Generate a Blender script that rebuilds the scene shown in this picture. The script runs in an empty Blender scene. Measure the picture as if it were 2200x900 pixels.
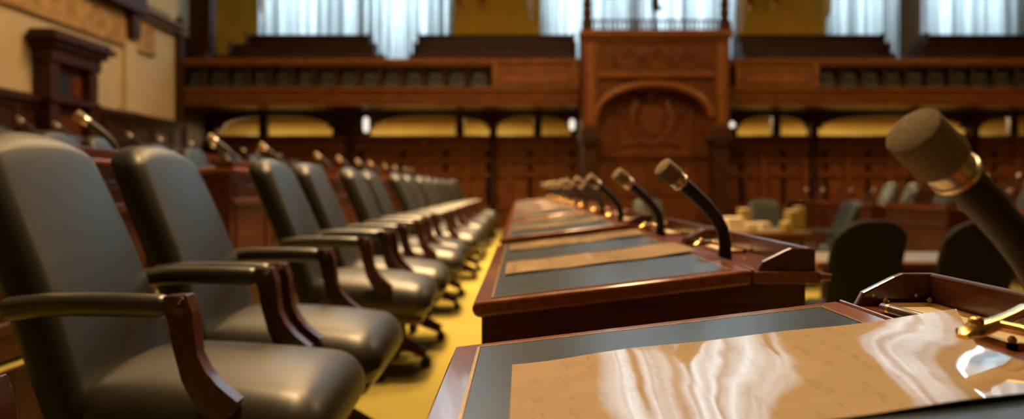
import bpy, bmesh, math, random
from mathutils import Vector, Matrix
random.seed(7)
SC = bpy.context.scene
COL = SC.collection
F = 1540.0; PX, PY, CH = 1120.0, 402.0, 0.98        # focal length in px, vanishing point, camera height
def wx(px, Y): return (px-PX)*Y/F
def wz(py, Y): return CH-(py-PY)*Y/F
def lw(px, py): return XL*F/(px-PX), CH+(PY-py)*abs(XL)/(PX-px)    # pixel on the left wall -> (y, z)

# ------------------------------------------------------------------ mesh builder
class MB:
    def __init__(s): s.v = []; s.f = []
    def add(s, vs, fs):
        n = len(s.v); s.v += [tuple(p) for p in vs]; s.f += [tuple(i+n for i in f) for f in fs]
        return s
    def box(s, x0, x1, y0, y1, z0, z1):
        return s.add([(x0,y0,z0),(x1,y0,z0),(x1,y1,z0),(x0,y1,z0),(x0,y0,z1),(x1,y0,z1),(x1,y1,z1),(x0,y1,z1)],
                     [(0,3,2,1),(4,5,6,7),(0,1,5,4),(1,2,6,5),(2,3,7,6),(3,0,4,7)])
    def prism(s, pts, axis, a, b):
        n = len(pts)
        def P(p, t):
            if axis == 'y': return (p[0], t, p[1])
            if axis == 'x': return (t, p[0], p[1])
            return (p[0], p[1], t)
        vs = [P(p, a) for p in pts]+[P(p, b) for p in pts]
        fs = [tuple(range(n))[::-1], tuple(range(n, 2*n))]+[(i, (i+1) % n, n+(i+1) % n, n+i) for i in range(n)]
        return s.add(vs, fs)
    def tube(s, path, rad, n=12, cap=True, flat=1.0):
        path = [Vector(p) for p in path]
        if not isinstance(rad, (list, tuple)): rad = [rad]*len(path)
        vs = []; up = None
        for i, p in enumerate(path):
            t = (path[min(i+1, len(path)-1)]-path[max(i-1, 0)]).normalized()
            if up is None:
                up = Vector((0,1,0)) if abs(t.y) < .9 else Vector((1,0,0))
            up = (up-t*up.dot(t)).normalized(); sd = t.cross(up)
            for k in range(n):
                a = 2*math.pi*k/n
                vs.append(p+up*math.cos(a)*rad[i]+sd*math.sin(a)*rad[i]*flat)
        fs = []
        for i in range(len(path)-1):
            for k in range(n):
                fs.append((i*n+k, i*n+(k+1) % n, (i+1)*n+(k+1) % n, (i+1)*n+k))
        if cap: fs += [tuple(range(n))[::-1], tuple(range((len(path)-1)*n, len(path)*n))]
        return s.add(vs, fs)
    def lathe(s, prof, c=(0,0,0), n=20, axis=(0,0,1)):
        a = Vector(axis); path = [Vector(c)+a*z for r, z in prof]
        return s.tube_raw(path, [max(r, 1e-4) for r, z in prof], a, n)
    def tube_raw(s, path, rad, a, n):
        a = a.normalized(); up = Vector((0,1,0)) if abs(a.y) < .9 else Vector((1,0,0))
        up = (up-a*up.dot(a)).normalized(); sd = a.cross(up); vs = []; fs = []
        for p, r in zip(path, rad):
            for k in range(n):
                t = 2*math.pi*k/n; vs.append(p+up*math.cos(t)*r+sd*math.sin(t)*r)
        for i in range(len(path)-1):
            for k in range(n): fs.append((i*n+k, i*n+(k+1) % n, (i+1)*n+(k+1) % n, (i+1)*n+k))
        fs += [tuple(range(n))[::-1], tuple(range((len(path)-1)*n, len(path)*n))]
        return s.add(vs, fs)
    def rbox(s, size, r, n=8, fn=None):
        """rounded box centred at 0; n cells per edge; fn warps each point"""
        h = Vector(size)/2; idx = {}; vs = []
        def m(u, hh):      # u in [-1,1] -> dense near the ends
            k = r/hh
            if abs(u) <= .5: return u/.5*(1-k)*hh
            return math.copysign((1-k)+k*math.tan((abs(u)-.5)/.5*math.pi/4), u)*hh
        def vid(i, j, k):
            if (i,j,k) in idx: return idx[(i,j,k)]
            p = Vector((m(2*i/n-1, h.x), m(2*j/n-1, h.y), m(2*k/n-1, h.z)))
            q = Vector(tuple(max(-h[a]+r, min(h[a]-r, p[a])) for a in range(3)))
            d = p-q
            if d.length > 1e-9: p = q+d.normalized()*r
            if fn: p = Vector(fn(p))
            vs.append(tuple(p)); idx[(i,j,k)] = len(vs)-1
            return idx[(i,j,k)]
        fs = []
        for a in range(n):
            for b in range(n):
                for e in (0, n):
                    q1 = [vid(a,b,e), vid(a+1,b,e), vid(a+1,b+1,e), vid(a,b+1,e)]
                    q2 = [vid(e,a,b), vid(e,a+1,b), vid(e,a+1,b+1), vid(e,a,b+1)]
                    q3 = [vid(b,e,a), vid(b,e,a+1), vid(b+1,e,a+1), vid(b+1,e,a)]
                    for q in (q1, q2, q3): fs.append(tuple(q if e else q[::-1]))
        return s.add(vs, fs)
    def sheet(s, fn, nu, nv, th=0.0):
        """a surface fn(u,v); thickness th downward in z when > 0"""
        vs = [fn(i/nu, j/nv) for j in range(nv+1) for i in range(nu+1)]
        N = len(vs); w = nu+1
        fs = [(j*w+i, j*w+i+1, (j+1)*w+i+1, (j+1)*w+i) for j in range(nv) for i in range(nu)]
        if th:
            vs += [(p[0], p[1], p[2]-th) for p in vs[:N]]
            fs += [tuple(N+k for k in f[::-1]) for f in fs[:nu*nv]]
            b = list(range(nu+1))+[j*w+nu for j in range(1, nv+1)]+[nv*w+i for i in range(nu-1, -1, -1)]+[j*w for j in range(nv-1, 0, -1)]
            for i in range(len(b)):
                p, q = b[i], b[(i+1) % len(b)]; fs.append((p, N+p, N+q, q))
        return s.add(vs, fs)
    def xf(s, M):
        s.v = [tuple(M @ Vector(p)) for p in s.v]; return s
    def build(s, name, mat, parent=None, smooth=35, bevel=0, seg=2):
        me = bpy.data.meshes.new(name); me.from_pydata(s.v, [], s.f)
        bm = bmesh.new(); bm.from_mesh(me); bmesh.ops.recalc_face_normals(bm, faces=bm.faces); bm.to_mesh(me); bm.free()
        me.materials.append(mat)
        if smooth:
            for p in me.polygons: p.use_smooth = True
            me.set_sharp_from_angle(angle=math.radians(smooth))
        o = bpy.data.objects.new(name, me); COL.objects.link(o)
        if parent: o.parent = parent
        if bevel:
            b = o.modifiers.new('bevel', 'BEVEL'); b.width = bevel; b.segments = seg; b.limit_method = 'ANGLE'; b.angle_limit = math.radians(40)
            b.harden_normals = False
        return o

def tag(o, label, cat, group=None):
    o['label'] = label; o['category'] = cat
    if group: o['group'] = group
    return o
def thing(name, label, cat, loc=(0,0,0), rz=0, group=None):
    o = bpy.data.objects.new(name, None); COL.objects.link(o)
    o.location = loc; o.rotation_euler = (0,0,rz); o.empty_display_size = .1
    return tag(o, label, cat, group)
def struct(name, mb, mat, **k):
    o = mb.build(name, mat, **k); o['kind'] = 'structure'; return o
KIDS = {}
def kids(o): return [c for c in bpy.data.objects if c.parent == o]
def dup(root, loc, rz, label, group=None):
    r = root.copy(); COL.objects.link(r); r.location = loc; r.rotation_euler = (0,0,rz); r['label'] = label
    if group: r['group'] = group
    def rec(src, dst):
        if src.name not in KIDS: KIDS[src.name] = kids(src)
        for ch in KIDS[src.name]:
            c = ch.copy(); COL.objects.link(c); c.parent = dst; rec(ch, c)
    rec(root, r)
    return r

# ------------------------------------------------------------------ materials
def newmat(name):
    m = bpy.data.materials.new(name); m.use_nodes = True
    nt = m.node_tree; return m, nt, nt.nodes['Principled BSDF']
def noise(nt, scale, detail=4, rough=.55, stretch=(1,1,1), coord='Object'):
    tc = nt.nodes.new('ShaderNodeTexCoord'); mp = nt.nodes.new('ShaderNodeMapping'); n = nt.nodes.new('ShaderNodeTexNoise')
    nt.links.new(tc.outputs[coord], mp.inputs[0]); mp.inputs['Scale'].default_value = stretch
    nt.links.new(mp.outputs[0], n.inputs['Vector'])
    n.inputs['Scale'].default_value = scale; n.inputs['Detail'].default_value = detail; n.inputs['Roughness'].default_value = rough
    return n
def ramp(nt, src, stops):
    r = nt.nodes.new('ShaderNodeValToRGB'); e = r.color_ramp.elements
    while len(e) < len(stops): e.new(.5)
    for i, (p, c) in enumerate(stops): e[i].position = p; e[i].color = (*c, 1)
    nt.links.new(src, r.inputs[0]); return r
def bump(nt, b, src, strength, dist=.01):
    n = nt.nodes.new('ShaderNodeBump'); n.inputs['Strength'].default_value = strength; n.inputs['Distance'].default_value = dist
    nt.links.new(src, n.inputs['Height']); nt.links.new(n.outputs[0], b.inputs['Normal']); return n
def wood(name, dark, mid, light, stretch, scale=9, rough=.3, coat=.5, coat_rough=.12):
    m, nt, b = newmat(name)
    n = noise(nt, scale, 6, .6, stretch)
    r = ramp(nt, n.outputs['Fac'], [(.3, dark), (.52, mid), (.75, light)])
    nt.links.new(r.outputs[0], b.inputs['Base Color'])
    b.inputs['Roughness'].default_value = rough; b.inputs['Coat Weight'].default_value = coat; b.inputs['Coat Roughness'].default_value = coat_rough
    b.inputs['Specular IOR Level'].default_value = .5 if coat > .3 else .2
    n2 = noise(nt, scale*6, 3, .5, stretch); bump(nt, b, n2.outputs['Fac'], .08, .002)
    return m
def plain(name, col, rough=.5, metal=0, spec=.5, var=.15, scale=30, bmp=0, stretch=(1,1,1)):
    m, nt, b = newmat(name)
    n = noise(nt, scale, 4, .55, stretch)
    lo = tuple(c*(1-var) for c in col); hi = tuple(min(1, c*(1+var)) for c in col)
    r = ramp(nt, n.outputs['Fac'], [(.3, lo), (.7, hi)]); nt.links.new(r.outputs[0], b.inputs['Base Color'])
    b.inputs['Roughness'].default_value = rough; b.inputs['Metallic'].default_value = metal; b.inputs['Specular IOR Level'].default_value = spec
    if bmp: bump(nt, b, n.outputs['Fac'], bmp, .003)
    return m
M = {}
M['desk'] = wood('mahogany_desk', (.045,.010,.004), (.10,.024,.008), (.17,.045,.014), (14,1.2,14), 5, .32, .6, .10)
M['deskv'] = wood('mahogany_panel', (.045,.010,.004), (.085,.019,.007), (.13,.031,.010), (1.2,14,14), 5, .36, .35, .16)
M['desktop_lit'] = wood('polished_mahogany_lit_top', (.17,.042,.008), (.29,.085,.016), (.40,.13,.03), (14,1.2,14), 5, .30, 1.0, .07)  # same mahogany, lightened so the tops' orange reflection sits in the colour
M['chairwood'] = wood('chair_walnut', (.035,.010,.004), (.075,.021,.008), (.13,.040,.014), (6,6,1.5), 12, .3, .6, .12)
M['wall_wood'] = wood('carved_oak', (.055,.015,.003), (.115,.033,.006), (.20,.062,.011), (7,7,1.0), 4, .5, .08, .25)
M['wall_wood_h'] = wood('carved_oak_rail', (.10,.032,.006), (.19,.064,.011), (.28,.100,.018), (1.0,7,7), 4, .48, .08, .25)
M['screen_wood_lit'] = wood('panelled_screen_oak_lit', (.10,.030,.006), (.20,.062,.012), (.31,.105,.022), (7,7,1.0), 4, .5, .08, .25)  # oak lightened in colour to offset the shade under the gallery
M['dark_wood'] = wood('dark_oak', (.020,.006,.002), (.042,.012,.003), (.075,.022,.005), (7,7,1.0), 4, .55, .04, .3)
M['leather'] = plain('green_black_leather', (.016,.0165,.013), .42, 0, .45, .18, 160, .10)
M['leather_arm_lit'] = plain('green_black_arm_leather_lit', (.040,.037,.026), .34, 0, 1.0, .18, 160, .06)  # lighter than the back leather; light on the arms put into the colour
M['leather_seat_sheen'] = plain('green_black_seat_leather_sheen', (.024,.021,.014), .42, 0, 1.0, .18, 160, .10)  # seat leather tinted warmer; warm sheen put into the base colour
M['black'] = plain('black_metal', (.012,.012,.012), .55, .1, .4)
M['rubber'] = plain('black_rubber_sleeve', (.012,.012,.013), .55, 0, .4)
M['task'] = plain('charcoal_upholstery', (.010,.010,.008), .75, 0, .2, .2, 90, .1)
M['green'] = plain('bottle_green_leather', (.020,.027,.019), .45, 0, .5, .2, 120, .08)
M['brass'] = plain('polished_brass', (.80,.52,.16), .20, 1, .5, .08)
M['dull_brass'] = plain('aged_brass', (.42,.27,.09), .34, 1, .5, .15)
M['steel'] = plain('brushed_steel_grille', (.62,.55,.45), .28, 1, .5, .2, 200)
M['foam'] = plain('olive_foam', (.27,.21,.13), .9, 0, .2, .25, 260, .4)
M['cream'] = plain('cream_plaster', (.54,.43,.26), .85, 0, .2, .05, 2)
M['yellow'] = plain('mustard_plaster', (.52,.33,.035), .85, 0, .2, .08, 2)
M['corridor'] = plain('yellow_corridor_plaster', (.80,.60,.17), .8, 0, .2, .06, 2)
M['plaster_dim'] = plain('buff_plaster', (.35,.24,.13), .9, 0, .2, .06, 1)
M['frieze'] = plain('stencilled_frieze', (.40,.24,.09), .8, 0, .2, .35, 5)
M['stone'] = plain('grey_brown_moulding', (.16,.12,.085), .7, 0, .3, .15, 6)
M['greenpanel'] = plain('dark_green_panel', (.034,.036,.024), .5, 0, .4, .3, 6)
M['sconce'] = None
M['white_paper'] = plain('white_paper', (.78,.66,.46), .6, 0, .3, .05)
M['yellow_card'] = plain('yellow_card', (.30,.21,.05), .6, 0, .3, .05)
M['red_cloth'] = plain('red_cloth', (.45,.05,.02), .8, 0, .2, .15)
M['white_cloth'] = plain('white_cloth', (.75,.66,.60), .8, 0, .2, .08)
M['table_top'] = plain('grey_green_desk_leather', (.16,.15,.11), .4, 0, .4, .1)
# carpet
m, nt, b = newmat('mustard_carpet'); M['carpet'] = m
n = noise(nt, 140, 3, .6); r = ramp(nt, n.outputs['Fac'], [(.3, (.27,.22,.045)), (.7, (.42,.35,.085))])
nt.links.new(r.outputs[0], b.inputs['Base Color']); b.inputs['Roughness'].default_value = .95; b.inputs['Specular IOR Level'].default_value = .1
bump(nt, b, n.outputs['Fac'], .5, .004)
# blotter leather
m, nt, b = newmat('slate_blue_blotter'); M['blotter'] = m
n = noise(nt, 220, 5, .6); r = ramp(nt, n.outputs['Fac'], [(.3, (.026,.044,.060)), (.7, (.044,.068,.090))])
nt.links.new(r.outputs[0], b.inputs['Base Color']); b.inputs['Roughness'].default_value = .27; b.inputs['Specular IOR Level'].default_value = .6
bump(nt, b, n.outputs['Fac'], .18, .002)
# laminated paper: buff sheet under clear plastic, faint ruled lines, wavy film
m, nt, b = newmat('laminated_buff_paper'); M['paper'] = m
tc = nt.nodes.new('ShaderNodeTexCoord')
n = noise(nt, 14, 6, .6); r = ramp(nt, n.outputs['Fac'], [(.3, (.58,.42,.23)), (.7, (.66,.49,.29))])
# faint rows of illegible print: fine noise masked by bands
n3 = noise(nt, 30, 3, .7, (6,1.6,1)); w = nt.nodes.new('ShaderNodeTexWave'); w.wave_type = 'BANDS'; w.bands_direction = 'X'
nt.links.new(tc.outputs['Object'], w.inputs['Vector']); w.inputs['Scale'].default_value = 9; w.inputs['Distortion'].default_value = .1
r3 = ramp(nt, n3.outputs['Fac'], [(.52, (0,0,0)), (.62, (1,1,1))]); r4 = ramp(nt, w.outputs['Fac'], [(.6, (0,0,0)), (.8, (1,1,1))])
mul = nt.nodes.new('ShaderNodeMath'); mul.operation = 'MULTIPLY'; nt.links.new(r3.outputs[0], mul.inputs[0]); nt.links.new(r4.outputs[0], mul.inputs[1])
mul2 = nt.nodes.new('ShaderNodeMath'); mul2.operation = 'MULTIPLY'; nt.links.new(mul.outputs[0], mul2.inputs[0]); mul2.inputs[1].default_value = .30
mx = nt.nodes.new('ShaderNodeMix'); mx.data_type = 'RGBA'; nt.links.new(mul2.outputs[0], mx.inputs[0]); nt.links.new(r.outputs[0], mx.inputs[6]); mx.inputs[7].default_value = (.28,.16,.06,1)
nt.links.new(mx.outputs[2], b.inputs['Base Color'])
b.inputs['Roughness'].default_value = .6; b.inputs['Specular IOR Level'].default_value = .2
b.inputs['Coat Weight'].default_value = 1; b.inputs['Coat Roughness'].default_value = .035; b.inputs['Coat IOR'].default_value = 1.55
nb = noise(nt, 5.5, 2, .45, (1.6,.8,1)); bn = nt.nodes.new('ShaderNodeBump'); bn.inputs['Strength'].default_value = .14; bn.inputs['Distance'].default_value = .012
nt.links.new(nb.outputs['Fac'], bn.inputs['Height']); nt.links.new(bn.outputs[0], b.inputs['Coat Normal'])
# sheer curtain
def sheer(name, col):
    m, nt, b = newmat(name); out = nt.nodes['Material Output']
    t = nt.nodes.new('ShaderNodeBsdfTranslucent'); d = nt.nodes.new('ShaderNodeBsdfDiffuse'); mxs = nt.nodes.new('ShaderNodeMixShader')
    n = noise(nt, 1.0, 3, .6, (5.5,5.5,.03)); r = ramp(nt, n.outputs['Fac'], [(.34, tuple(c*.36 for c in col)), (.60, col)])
    nt.links.new(r.outputs[0], t.inputs['Color']); d.inputs['Color'].default_value = (.55,.55,.52,1)
    mxs.inputs[0].default_value = .25; nt.links.new(t.outputs[0], mxs.inputs[1]); nt.links.new(d.outputs[0], mxs.inputs[2])
    nt.links.new(mxs.outputs[0], out.inputs['Surface']); nt.nodes.remove(b); return m
M['sheer'] = sheer('sheer_curtain', (.80,.86,.88))
m, nt, b = newmat('window_glass'); M['glass'] = m; out = nt.nodes['Material Output']
t = nt.nodes.new('ShaderNodeBsdfTransparent'); g = nt.nodes.new('ShaderNodeBsdfGlossy'); g.inputs['Roughness'].default_value = .02
mxs = nt.nodes.new('ShaderNodeMixShader'); mxs.inputs[0].default_value = .06
nt.links.new(t.outputs[0], mxs.inputs[1]); nt.links.new(g.outputs[0], mxs.inputs[2]); nt.links.new(mxs.outputs[0], out.inputs['Surface']); nt.nodes.remove(b)
def emis(name, col, st):
    m, nt, b = newmat(name); b.inputs['Base Color'].default_value = (*col,1); b.inputs['Emission Color'].default_value = (*col,1); b.inputs['Emission Strength'].default_value = st
    return m
M['lamp'] = emis('frosted_lamp_glass', (.95,.88,.75), 1.1)

ORD = ['first','second','third','fourth','fifth','sixth','seventh','eighth','ninth','tenth','eleventh','twelfth','thirteenth','fourteenth','fifteenth','sixteenth','seventeenth','eighteenth']

# ------------------------------------------------------------------ the room
XL, XR, YB, YE, YW, HC = -7.4, 14.5, -7.0, 17.0, 19.5, 13.0
fl = MB()
fl.box(-1.88, .93, YB, YE, -.5, 0.0)
struct('floor', fl, M['carpet'], smooth=0)
TL, TL2, TR, TR2, CF = .31, .62, -.08, .17, -.34
struct('floor_tier_left', MB().box(-4.58,-1.88,YB,YE,-.5,TL), M['carpet'], smooth=0)
struct('floor_rear_left', MB().box(XL,-4.58,YB,YE,-.5,TL2), M['carpet'], smooth=0)
struct('floor_centre', MB().box(.93,4.9,YB,YE,-.5,CF), M['carpet'], smooth=0)
struct('floor_tier_right', MB().box(4.9,7.6,YB,YE,-.5,TR), M['carpet'], smooth=0)
struct('floor_rear_right', MB().box(7.6,XR,YB,YE,-.5,TR2), M['carpet'], smooth=0)
struct('shade_trim_12', MB().box(-1.88,-1.855,YB,YE,0,TL+.004), M['dark_wood'])  # dark board standing in for the shade along the tier riser
struct('shade_trim_13', MB().box(-4.58,-4.555,YB,YE,TL,TL2+.004), M['dark_wood'])  # same dark stand-in for shade at the rear tier
struct('trim_1', MB().box(.93,.965,YB,YE,CF,-.002), M['dark_wood'])
struct('floor_gallery', MB().box(XL-1.5,XR,15.83,YW,2.78,3.0).box(XL-1.5,XR,17.3,YW,3.0,3.25).box(XL-1.5,XR,18.2,YW,3.25,3.55), M['dark_wood'], smooth=0)
struct('floor_corridor', MB().box(XL-1.5,XR,YE,YW,-.5,0), M['carpet'], smooth=0)
struct('ceiling', MB().box(XL-1.6,XR+.3,YB-.3,YW+.5,HC,HC+.3), M['plaster_dim'], smooth=0)
struct('wall_back', MB().box(XL-.3,XR+.3,YB-.3,YB,-.5,HC), M['plaster_dim'], smooth=0)
struct('wall_right', MB().box(XR,XR+.3,YB,YW+.5,-.5,HC), M['plaster_dim'], smooth=0)
YG = 15.45                                            # the left wall meets the gallery front here
struct('wall_left', MB().box(XL-.3,XL,YB,YG,-.5,HC), M['cream'], smooth=0)
struct('wall_left_lower', MB().box(XL-.3,XL,YG+.4,YE+.14,-.5,2.74).box(XL-1.5,XL-1.2,YE,YW+.5,-.5,2.74).box(XL-1.5,XL-.3,YE,YE+.12,-.5,2.74), M['dark_wood'], smooth=0)
struct('wall_left_upper', MB().box(XL-1.5,XL-1.2,YG,YW+.5,2.78,HC).box(XL-1.5,XL-.3,YG-.3,YG,2.78,HC), M['cream'], smooth=0)
struct('trim_11', MB().box(XL-1.2,XL-1.14,YG,YW,3.0,4.75).box(XL-1.2,XL-1.05,YG,YW,4.62,4.8), M['dark_wood'], bevel=.02)
# left wall dressings: wainscot with panels, pilaster, frieze, gallery ledge
zw = lw(200,229)[1]
w = MB().box(XL,XL+.06,YB,YG,TL2,zw-.12).box(XL,XL+.16,YB,YG,zw-.12,zw).box(XL,XL+.10,YB,YG,zw-.22,zw-.12)
d0, d1 = lw(66,100)[0], lw(172,100)[0]
y = 8.0
while y < YG-.2:
    if not (d0-.25 < y < d1+.1): w.box(XL+.06,XL+.10,y,y+.13,TL2,zw-.22)
    y += .78
w.box(XL+.06,XL+.10,8.0,YG,zw-.6,zw-.5).box(XL+.06,XL+.10,8.0,YG,TL2,.86)
struct('trim_2', w, M['dark_wood'], bevel=.012)
p0, p1 = lw(262,100)[0], lw(284,100)[0]
struct('trim_3', MB().box(XL,XL+.10,p0,p1,zw,3.7).box(XL,XL+.15,p0-.08,p1+.08,zw,zw+.14), M['cream'], bevel=.02)
f0, f1 = lw(258,88)[1], lw(285,35)[1]; fe = lw(328,60)[0]; zt_ = lw(300,10)[1]
struct('trim_4', MB().box(XL,XL+.05,YB,fe,f0,f1).box(XL,XL+.08,YB,fe,f0-.08,f0), M['frieze'], bevel=.01)
struct('trim_5', MB().box(XL,XL+.16,YB,YG-.05,f1,f1+.10).box(XL,XL+.26,YB,YG-.05,f1+.10,f1+.18).box(XL,XL+.20,YB,lw(346,30)[0],f1+.18,zt_), M['stone'], bevel=.02)
struct('trim_6', MB().box(XL,XL+.20,p0+.05,p1-.05,f0+.1,6.0).box(XL,XL+.30,lw(170,5)[0],p1,f1,f1+.5), M['dark_wood'], bevel=.02)
struct('trim_7', MB().box(XL,XL+.13,YG-.16,YG,zw,lw(380,62)[1]).lathe([(.05,0),(.09,.07),(.10,.13),(.06,.21),(.02,.27)], (XL+.07,YG-.08,lw(380,62)[1]), 14), M['dark_wood'], bevel=.015)
# door aedicule on the left wall
dw = MB(); y0, y1 = d0, d1; x0 = XL+.05
ZD = lw(60,62)[1]
dw.box(x0,x0+.26,y0,y0+.20,TL2,ZD-.28).box(x0,x0+.26,y1-.20,y1,TL2,ZD-.28)      # pilasters
dw.box(x0,x0+.30,y0-.03,y1+.03,ZD-.46,ZD-.26).box(x0,x0+.37,y0-.10,y1+.10,ZD-.26,ZD-.16).box(x0,x0+.46,y0-.20,y1+.20,ZD-.16,ZD-.07).box(x0,x0+.40,y0-.14,y1+.14,ZD-.07,ZD)
zs_ = lw(110,212)[1]
dw.box(x0,x0+.30,y0-.03,y1+.03,zs_-.10,zs_)
dd = thing('door_surround', 'dark carved wooden doorcase with heavy cornice on the cream left wall', 'doorcase', (0,0,0))
dw.build('frame', M['dark_wood'], dd, bevel=.015)
dl = MB().box(x0,x0+.10,y0+.20,y1-.20,TL2,ZD-.46)
dl.box(x0+.10,x0+.13,y0+.74,y1-.26,zs_+.06,ZD-.56)
dl.build('door_leaf', M['wall_wood'], dd, bevel=.01)
MB().box(x0+.08,x0+.125,y0+.22,y0+.66,zs_+.03,ZD-.52).build('dark_pane', M['black'], dd, bevel=.004)
# end wall under the gallery: panelled screen, posts, arched lintels
struct('wall_corridor', MB().box(XL-1.5,XR,YW,YW+.5,-.5,3.0), M['corridor'], smooth=0)
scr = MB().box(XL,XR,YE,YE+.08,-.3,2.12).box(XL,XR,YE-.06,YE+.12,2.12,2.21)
lint = MB(); posts = MB()
bays = [(wx(470,YE),wx(714,YE)),(wx(795,YE),wx(1056,YE)),(wx(1064,YE),wx(1226,YE)),(wx(1584,YE),wx(1738,YE)),(wx(1755,YE),wx(2080,YE)),(wx(2100,YE),wx(2345,YE)),(wx(2365,YE),wx(2600,YE))]
mull = [565, 988, 1155, 1668, 1967, 2178, 2480]
edges = [XL]+[e for bb in bays for e in bb]+[XR]
for i in range(0, len(edges), 2):       # solid piers between the bays
    a, c = edges[i], edges[i+1]
    posts.box(a, c, YE-.02, YE+.16, 2.21, 2.78)
    if c-a < 1.2: posts.box((a+c)/2-.09, (a+c)/2+.09, YE-.12, YE+.1, -.3, 2.78)
for (a, c), mp in zip(bays, mull):
    pts = [(c, 2.78), (a, 2.78)]
    for k in range(25):
        t = -1+2*k/24; x = (a+c)/2+t*(c-a)/2
        pts.append((x, 2.30+.36*max(0, 1-abs(t)**3.2)**.55))
    n = len(pts)
    # fan of quads so the concave outline is filled cleanly
    for k in range(24):
        xa, za = pts[2+k]; xb, zb = pts[3+k]
        lint.box(xa, xb, YE, YE+.12, (za+zb)/2, 2.78)
    mx_ = wx(mp, YE); posts.box(mx_-.10, mx_+.10, YE-.03, YE+.13, 2.21, 2.78)
x = XL+.05; k = 0
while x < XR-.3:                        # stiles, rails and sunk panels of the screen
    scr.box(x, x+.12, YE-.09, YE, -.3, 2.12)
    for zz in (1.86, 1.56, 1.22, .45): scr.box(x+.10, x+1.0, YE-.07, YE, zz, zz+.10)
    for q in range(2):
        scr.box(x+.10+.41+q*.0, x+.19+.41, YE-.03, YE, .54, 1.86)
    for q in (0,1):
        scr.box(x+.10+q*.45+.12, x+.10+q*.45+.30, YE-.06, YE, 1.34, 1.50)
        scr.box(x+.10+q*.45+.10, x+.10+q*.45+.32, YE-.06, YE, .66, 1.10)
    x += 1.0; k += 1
struct('wall_far', scr, M['screen_wood_lit'], bevel=.012)
struct('trim_8', lint, M['dark_wood'], smooth=0)
struct('trim_9', posts, M['dark_wood'], bevel=.015)
# upper end wall with three tall window openings
WIN = [(560,970,780),(1165,1578,1368),(1775,2190,1953)]
ZS, ZT = 4.35, 11.3
uw = MB(); xs = [XL-1.5]
for a, c, _ in WIN: xs += [wx(a,YW), wx(c,YW)]
xs.append(XR)
for i in range(0, len(xs), 2): uw.box(xs[i], xs[i+1], YW, YW+.5, 3.0, HC)
for a, c, _ in WIN:
    uw.box(wx(a,YW), wx(c,YW), YW, YW+.5, 3.0, ZS); uw.box(wx(a,YW), wx(c,YW), YW, YW+.5, ZT, HC)
struct('wall_gallery', uw, M['yellow'], smooth=0)
struct('trim_10', MB().box(wx(412,17.6),wx(458,17.6),17.4,17.8,3.0,HC), M['dark_wood'], bevel=.03)   # dark gallery pillar
wn = ['left','middle','right']
for i, (a, c, mm) in enumerate(WIN):
    xa, xc, xm = wx(a,YW), wx(c,YW), wx(mm,YW)
    fr = MB(); t = .09
    for u, v in ((xa, xa+t), (xc-t, xc), (xm-(.40 if i == 2 else .10), xm+(.40 if i == 2 else .10))): fr.box(u, v, YW+.12, YW+.34, ZS, ZT)
    for zz in (ZS, 8.2, ZT-.12): fr.box(xa, xc, YW+.14, YW+.32, zz, zz+.12)
    root = struct('window_%d' % (i+1), fr, M['stone'], bevel=.012)
    MB().box(xa+.02, xc-.02, YW+.24, YW+.25, ZS, ZT).build('pane', M['glass'], root, smooth=0)
    L = bpy.data.lights.new('daylight', 'AREA'); L.shape = 'RECTANGLE'; L.size = xc-xa+1.6; L.size_y = ZT-ZS; L.color = (.74,.90,1.0); L.energy = (2150, 2900, 2100)[i]
    lo = bpy.data.objects.new('daylight', L); COL.objects.link(lo); lo.location = ((xa+xc)/2-.8, YW+2.2, (ZS+ZT)/2+.6); lo.rotation_euler = (math.radians(-90),0,0)
    lo.rotation_euler = (math.radians(-90), 0, math.radians(-14))
    # two sheer curtains
    mw = .40 if i == 2 else .10
    rngs = [(xa-.05, xm-mw+.06), (xm+mw-.06, xc+.05)]
    for j, (u, v) in enumerate(rngs):
        rr = random.Random(10*i+j); ph = rr.random()*6; per = .30
        def fold(uu, vv, u=u, v=v, ph=ph):
            x_ = u+(v-u)*uu
            d = .055*math.sin(2*math.pi*x_/.29+ph+1.3*math.sin(x_*1.7))+.03*math.sin(2*math.pi*x_/.113+2*ph)
            return (x_, YW-.10+d, ZS-.1+(ZT-ZS+.1)*vv)
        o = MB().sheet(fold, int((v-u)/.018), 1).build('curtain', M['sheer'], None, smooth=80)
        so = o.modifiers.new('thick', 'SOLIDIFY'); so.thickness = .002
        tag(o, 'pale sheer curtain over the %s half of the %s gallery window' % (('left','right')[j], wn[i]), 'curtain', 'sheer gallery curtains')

# ------------------------------------------------------------------ gallery front
g = thing('gallery_parapet', 'orange brown oak gallery front with dark green panels across the end wall', 'balcony', (0,0,0))
Y = 15.5
cx0, cx1 = wx(1250,15.0), wx(1570,15.0)
spans = [(XL+.03, cx0-.02), (cx1+.02, XR-.01)]
r_ = MB(); c_ = MB(); b_ = MB()
for a, c in spans:
    r_.box(a, c, Y-.05, Y+.25, 3.60, 3.72).box(a, c, Y-.10, Y+.2, 3.66, 3.74)
    c_.box(a, c, Y-.10, Y+.25, 2.98, 3.12).box(a, c, Y-.04, Y+.25, 2.86, 2.98).box(a, c, Y+.02, Y+.25, 2.76, 2.86).box(a, c, Y-.16, Y+.25, 3.07, 3.12)
    b_.box(a, c, Y+.30, Y+.36, 3.12, 3.60)
r_.build('top_rail', M['wall_wood_h'], g, bevel=.012); c_.build('cornice', M['wall_wood_h'], g, bevel=.012); b_.build('backing', M['dark_wood'], g)
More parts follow.
